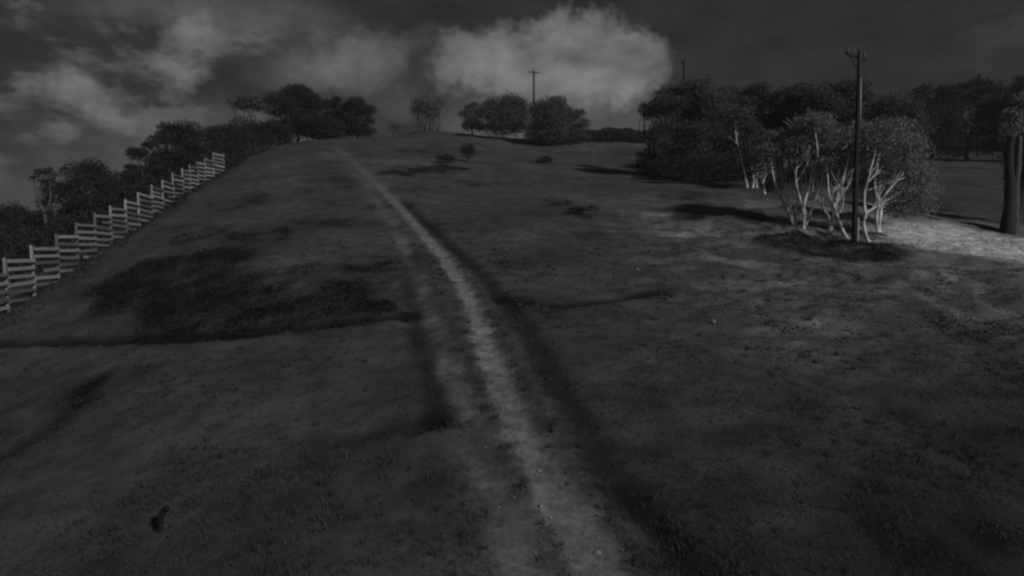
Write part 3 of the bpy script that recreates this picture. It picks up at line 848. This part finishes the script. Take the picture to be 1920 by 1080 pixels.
def fence_foot(x, y):
    d = dist_line(x, y, [(a + 1.1, b) for a, b in FENCE_LINE]) + 0.5 * fbm(x, y, 0.6, 3, seed=161)
    return (1 - sstep(d, 0.2, 1.3)) * (0.35 + 0.65 * sstep(y, 37, 44)) * np.clip(0.55 + 1.6 * fbm(x, y, 0.35, 3, seed=163), 0, 1)


# low heath: dark leafy ground cover in the dark patches, and for painted shade under the gums
N = 420000
hx, hy = rng.uniform(-31, 20, N), rng.uniform(20, 74, N)
keep = rng.random(N) < np.maximum(np.clip(dark_mask(hx, hy) * 1.5 - 0.4, 0, 1), fence_foot(hx, hy))
hx, hy = hx[keep], hy[keep]
ft = features(hx, hy)
ok = (ft[3] < 0.2) & (ft[5] < 0.2)
hx, hy = hx[ok], hy[ok]
hh = rng.random(len(hx)) ** 0.7 * (np.clip(0.2 + 0.3 * fbm(hx, hy, 0.8, 3, seed=111), 0.05, 0.5) + 0.45 * fence_foot(hx, hy))
stuff_leaves('low_heath_and_shade', np.c_[hx, hy, ft[0][ok] + hh], 0.115, 'heath_leaf', 'dark low heath plants covering patches of the slope and standing in for shade under the gums')

# scrub band along the crest between the middle grove and the tall trees
N = 15000
hx, hy = rng.uniform(8, 25, N), rng.uniform(116, 124, N)
hh = rng.random(N) ** 0.8 * (1.7 + 0.6 * fbm(hx, hy, 0.35, 3, seed=121))
stuff_leaves('ridge_scrub', np.c_[hx, hy, features(hx, hy)[0] + hh], 0.34, 'leaf_dark', 'even dark band of scrub along the crest right of the middle grove')

# undergrowth at the foot of the tall tree mass
N = 38000
hx, hy = rng.uniform(14, 40, N), rng.uniform(66, 80, N)
hh = rng.random(N) ** 0.8 * np.clip(2.5 + 1.5 * fbm(hx, hy, 0.25, 3, seed=131), 0.5, 4.0)
stuff_leaves('undergrowth', np.c_[hx, hy, features(hx, hy)[0] + hh], 0.27, 'leaf_dark', 'tangled dark undergrowth at the foot of the tall tree mass')
N = 70000
hx, hy = rng.uniform(-56, -32.5, N), rng.uniform(44, 96, N)
hh = rng.random(N) ** 0.8 * np.clip(4.4 + 2.4 * fbm(hx, hy, 0.22, 3, seed=141), 1.2, 6.2) * sstep(hx, -32.0, -36.0)
stuff_leaves('fence_thicket', np.c_[hx, hy, features(hx, hy)[0] + hh], 0.3, 'leaf_dark', 'black thicket filling the ground behind the timber fence')

# grass: short tufts over the near slope
N = 52000
gy = 8.0 * (46.0 / 8.0) ** rng.random(N)
gx = rng.uniform(-0.86, 0.86, N) * (gy + 1.0)
ft = features(gx, gy)
prob = (1 - ft[3]) * (1 - ft[5]) * (1 - 0.8 * ft[4]) * np.clip(0.6 + 0.9 * fbm(gx, gy, 0.5, 3, seed=151), 0.1, 1)
keep = rng.random(N) < prob
gx, gy, gz0 = gx[keep], gy[keep], ft[0][keep]
B = 5
n = len(gx)
bx = np.repeat(gx, B) + rng.normal(size=n * B) * 0.10
by = np.repeat(gy, B) + rng.normal(size=n * B) * 0.10
bz = np.repeat(gz0, B) - 0.015
hgt = np.repeat(rng.uniform(0.03, 0.075, n), B) * rng.uniform(0.6, 1.3, n * B)
wid = np.clip(0.0011 * by, 0.010, 0.035) * rng.uniform(0.6, 1.2, n * B)
ang = rng.uniform(0, 2 * math.pi, n * B)
ln = rng.normal(size=(n * B, 2)) * 0.75
tip = np.c_[bx + ln[:, 0] * hgt, by + ln[:, 1] * hgt, bz + hgt]
v = np.stack([np.c_[bx + np.cos(ang) * wid, by + np.sin(ang) * wid, bz], np.c_[bx - np.cos(ang) * wid, by - np.sin(ang) * wid, bz], tip], 1).reshape(-1, 3)
# taller tussocks among them
tn, tb = 5200, 16
ty = 8.0 * (40.0 / 8.0) ** rng.random(tn)
tx = rng.uniform(-0.86, 0.86, tn) * (ty + 1.0)
ft = features(tx, ty)
keep = rng.random(tn) < (1 - ft[3]) * (1 - ft[5]) * np.clip(0.1 + 1.6 * fbm(tx, ty, 0.3, 3, seed=171), 0, 1) * (1 - 0.85 * sstep(tx, 3, 8) * sstep(ty, 16, 22))
tx, ty, tz = tx[keep], ty[keep], ft[0][keep]
tn = len(tx)
hgt = np.repeat(rng.uniform(0.08, 0.2, tn), tb) * rng.uniform(0.6, 1.2, tn * tb)
bx, by, bz = np.repeat(tx, tb) + rng.normal(size=tn * tb) * 0.05, np.repeat(ty, tb) + rng.normal(size=tn * tb) * 0.05, np.repeat(tz, tb) - 0.02
wid = np.clip(0.0009 * by, 0.008, 0.03)
ang = rng.uniform(0, 2 * math.pi, tn * tb)
ln = rng.normal(size=(tn * tb, 2)) * 0.5 + np.array((0.25, 0.0))
tip = np.c_[bx + ln[:, 0] * hgt, by + ln[:, 1] * hgt, bz + hgt]
v2 = np.stack([np.c_[bx + np.cos(ang) * wid, by + np.sin(ang) * wid, bz], np.c_[bx - np.cos(ang) * wid, by - np.sin(ang) * wid, bz], tip], 1).reshape(-1, 3)
v = np.concatenate([v, v2])
link('grass', mesh_from('grass', v, np.arange(len(v)).reshape(-1, 3), 'grass_blade'), kind='stuff',
     label='short tussocky grass over the slope', category='grass')


# ---------------------------------------------------------------- stones and a boulder
def rock_mesh(name, seed, mat, sub=2):
    import bmesh
    bm = bmesh.new()
    bmesh.ops.create_icosphere(bm, subdivisions=sub, radius=1.0)
    rs = np.random.default_rng(seed)
    ph = rs.uniform(0, 6, 6)
    for vt in bm.verts:
        c = vt.co
        k = 1 + 0.16 * math.sin(2.3 * c.x + ph[0]) * math.cos(2.1 * c.y + ph[1]) + 0.12 * math.sin(4.1 * c.z + 3.0 * c.x + ph[2]) + rs.normal() * 0.035
        vt.co = Vector((c.x * k, c.y * k * 0.8, c.z * k * 0.62))
    me = bpy.data.meshes.new(name)
    bm.to_mesh(me)
    bm.free()
    me.materials.append(MATS[mat])
    return me


o = link('boulder', rock_mesh('boulder', 3, 'granite_dark', 3), loc=(5.75, 49.6, ground_z(5.75, 49.6) + 0.12),
         label='small dark boulder sitting alone in mid slope', category='boulder')
o.scale = (0.42, 0.4, 0.42)

stone = rock_mesh('stone', 9, 'pale_stone', 1)
sv = np.array([vt.co[:] for vt in stone.vertices])
sf = np.array([p.vertices[:] for p in stone.polygons])
N = 2600
sy3 = rng.uniform(8, 30, 3 * N)
sx3 = np.interp(sy3, [p[1] for p in RUT_RIGHT[::-1]], [p[0] for p in RUT_RIGHT[::-1]]) + rng.normal(size=3 * N) * 0.55
sx, sy = np.r_[rng.uniform(21, 38, N), rng.uniform(5, 24, N), sx3], np.r_[rng.uniform(35, 49, N), rng.uniform(22, 44, N), sy3]
ft = features(sx, sy)
idx = np.arange(5 * N)
keep = rng.random(5 * N) < np.where(idx < N, ft[5] * 0.8, np.where(idx < 2 * N, 0.03, 0.03 * ft[3]))
small = (idx >= 2 * N)[keep]
sx, sy, sz = sx[keep], sy[keep], ft[0][keep]
n = len(sx)
size = rng.uniform(0.02, 0.06, n) * np.where(rng.random(n) < 0.06, 2.0, 1.0) * np.where(small, 0.55, 1.0)
a = rng.uniform(0, 6.28, n)
allv = np.stack([sv[None, :, 0] * np.cos(a)[:, None] - sv[None, :, 1] * np.sin(a)[:, None],
                 sv[None, :, 0] * np.sin(a)[:, None] + sv[None, :, 1] * np.cos(a)[:, None],
                 np.repeat(sv[None, :, 2], n, 0)], -1) * size[:, None, None] + np.c_[sx, sy, sz][:, None, :]
allf = (sf[None] + (np.arange(n) * len(sv))[:, None, None]).reshape(-1, 3)
link('loose_stones', mesh_from('loose_stones', allv.reshape(-1, 3), allf, 'pale_stone'), kind='stuff',
     label='loose pale stones scattered over the gravel road, rough ground and dirt track', category='stones')
bpy.data.meshes.remove(stone)

# ---------------------------------------------------------------- stepped timber fence on the left
POSTS = [(-24.11, 33.0), (-24.95, 36.1), (-25.55, 39.0), (-26.0, 41.5), (-26.4, 44.0), (-27.0, 46.8), (-27.64, 49.8), (-28.45, 53.1), (-29.2, 56.5),
         (-29.85, 59.6), (-30.3, 62.4), (-30.65, 65.0), (-30.8, 66.8), (-30.9, 68.6), (-30.95, 70.4), (-30.9, 72.4), (-30.75, 74.5)]
POSTS = [(-23.2, 29.9)] + POSTS
gzs = [ground_z(*p) for p in POSTS]
fence = link('snow_fence', None, loc=(POSTS[0][0], POSTS[0][1], gzs[0]), category='fence',
             label='pale stepped timber slat fence climbing the slope on the left')
fo = np.array((POSTS[0][0], POSTS[0][1], gzs[0]))
g = Geo()
g.box((0, 0, 0), (1, 1, 1))
box_mesh = g.mesh('timber', 'fence_timber')
tops = [z + 2.55 + random.uniform(-0.04, 0.04) for z in gzs]
for i, (p, z) in enumerate(zip(POSTS, gzs)):
    top = tops[min(i, len(tops) - 1)] + 0.06
    if i == len(POSTS) - 1:
        top = tops[i - 1] + 0.25
    o = link('post', box_mesh, fence)
    hgt = top - (z - 0.4)
    o.location = Vector((p[0], p[1], z - 0.4 + hgt / 2)) - Vector(fo)
    o.scale = (0.115, 0.115, hgt)
    o.rotation_euler = (random.uniform(-.03, .03), random.uniform(-.03, .03), 0.15)
for i in range(len(POSTS) - 1):
    a, b = Vector((*POSTS[i], 0)), Vector((*POSTS[i + 1], 0))
    d = b - a
    side = Vector((d.y, -d.x, 0)).normalized() * 0.115
    ang = math.atan2(d.y, d.x)
    for k in range(6):
        zz = tops[i] - 0.10 - 0.385 * k
        if zz < gzs[i + 1] - 0.12 and zz < gzs[i] + 0.05:
            continue
        o = link('rail', box_mesh, fence)
        o.location = (a + b) / 2 + side + Vector((0, 0, zz + random.uniform(-.03, .03))) - Vector(fo)
        cut = random.uniform(0.45, 0.8) if random.random() < 0.06 else 1.0     # a few snapped boards
        o.location += d * (0.5 * (cut - 1.0)) * random.choice((-1, 1))
        o.scale = ((d.length - 0.02) * cut, 0.045, random.uniform(0.15, 0.175))
        o.rotation_euler = (random.uniform(-.05, .05), random.uniform(-.022, .022), ang + random.uniform(-.008, .008))


# ---------------------------------------------------------------- power poles
def power_pole(x, y, h, yaw, label, r0=0.165, r1=0.105, lean=0.0, arm=2.2, detail=True):
    root = link('power_pole', None, loc=(x, y, ground_z(x, y)), label=label, category='power pole', group='power poles')
    root.rotation_euler = (0, lean, yaw)
    g = Geo()
    zz = np.linspace(-0.5, h, 9)
    g.tube(np.c_[np.zeros(9), np.zeros(9), zz], np.linspace(r0, r1, 9), 14)
    link('shaft', g.mesh('shaft', 'pole_timber', True), root)
    g = Geo()
    g.box((0, r1 + 0.065, h - 0.32), (arm, 0.11, 0.14))
    ca = link('crossarm', g.mesh('crossarm', 'pole_timber'), root)
    g = Geo()
    g.tube([(arm * 0.3, r1 + 0.13, h - 0.4), (0.02, r1 + 0.03, h - 1.0)], [0.022, 0.022], 6)
    g.tube([(-arm * 0.3, r1 + 0.13, h - 0.4), (-0.02, r1 + 0.03, h - 1.0)], [0.022, 0.022], 6)
    link('brace', g.mesh('brace', 'pole_timber'), root)
    ins = Geo()
    ins.lathe([(0.0, 0.34), (0.05, 0.33), (0.07, 0.27), (0.05, 0.24), (0.085, 0.19), (0.06, 0.15), (0.095, 0.1), (0.03, 0.06), (0.03, -0.02), (0.0, -0.02)], sides=10)
    me = ins.mesh('insulator', 'porcelain', True)
    for f_ in (-0.45, -0.16, 0.45):
        o = link('insulator', me, root)
        o.location = (arm * f_, r1 + 0.065, h - 0.24)
        o.scale = (0.85, 0.85, 0.85)
    return root


pole = power_pole(19.65, 39.9, 10.95, R(38), 'nearest and tallest looking power pole, standing among the white stemmed gums')
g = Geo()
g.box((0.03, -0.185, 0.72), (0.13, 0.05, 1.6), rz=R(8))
link('lit_edge_foot', g.mesh('lit_edge_foot', 'lit_edge_pale'), pole)  # added pale strip: moonlight on the pole edge near its foot
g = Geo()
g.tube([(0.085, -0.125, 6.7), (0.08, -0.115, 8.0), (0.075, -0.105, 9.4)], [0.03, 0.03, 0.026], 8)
link('lit_edge_high', g.mesh('lit_edge_high', 'lit_edge_pale', True), pole)  # added pale strip: moonlit edge high on the shaft
power_pole(3.85, 124.0, 12.0, R(20), 'distant pole rising from the middle ridge grove in front of the big cloud', 0.2, 0.15)
power_pole(23.95, 98.0, 13.6, R(70), 'distant pole sticking up behind the left end of the tall tree mass', 0.2, 0.16, arm=1.6)
power_pole(38.0, 136.0, 15.0, R(30), 'faint pole top just showing over the tall tree mass, left of its middle', 0.17, 0.12)
power_pole(78.46, 118.0, 14.0, R(50), 'faint pole top peeping above the black trees at the far right', 0.17, 0.12)

# ---------------------------------------------------------------- bent black stake in the near grass
zx, zy = -6.25, 12.1
g = Geo()
g.tube(spline([(-0.03, 0, -0.3), (-0.02, 0, 0.12), (0.0, 0, 0.28), (0.04, 0.01, 0.37), (0.09, 0.02, 0.41)], 5), [0.05] * 21, 10)
st = link('marker_stake', None, loc=(zx, zy, ground_z(zx, zy)), label='short black bent stake standing in the grass at the bottom left', category='stake')
link('shaft', g.mesh('stake_shaft', 'black_rubber', True), st)
g = Geo()
g.tube([(0.08, 0.02, 0.405), (0.115, 0.025, 0.425)], [0.062, 0.055], 10)
link('cap', g.mesh('stake_cap', 'black_rubber', True), st)

# ---------------------------------------------------------------- thin night haze
g = Geo()
g.box((0.0, 200.0, 4.0), (860.0, 660.0, 76.0))
hm = bpy.data.materials.new('haze')
hm.use_nodes = True
hm.node_tree.nodes.clear()
pv = hm.node_tree.nodes.new('ShaderNodeVolumePrincipled')
pv.inputs['Color'].default_value = (0.9, 0.9, 0.9, 1.0)
pv.inputs['Density'].default_value = 0.00035
ho = hm.node_tree.nodes.new('ShaderNodeOutputMaterial')
hm.node_tree.links.new(pv.outputs[0], ho.inputs['Volume'])
MATS['haze'] = hm
link('haze', g.mesh('haze', 'haze'), kind='stuff', label='thin night haze over the whole hillside', category='haze')
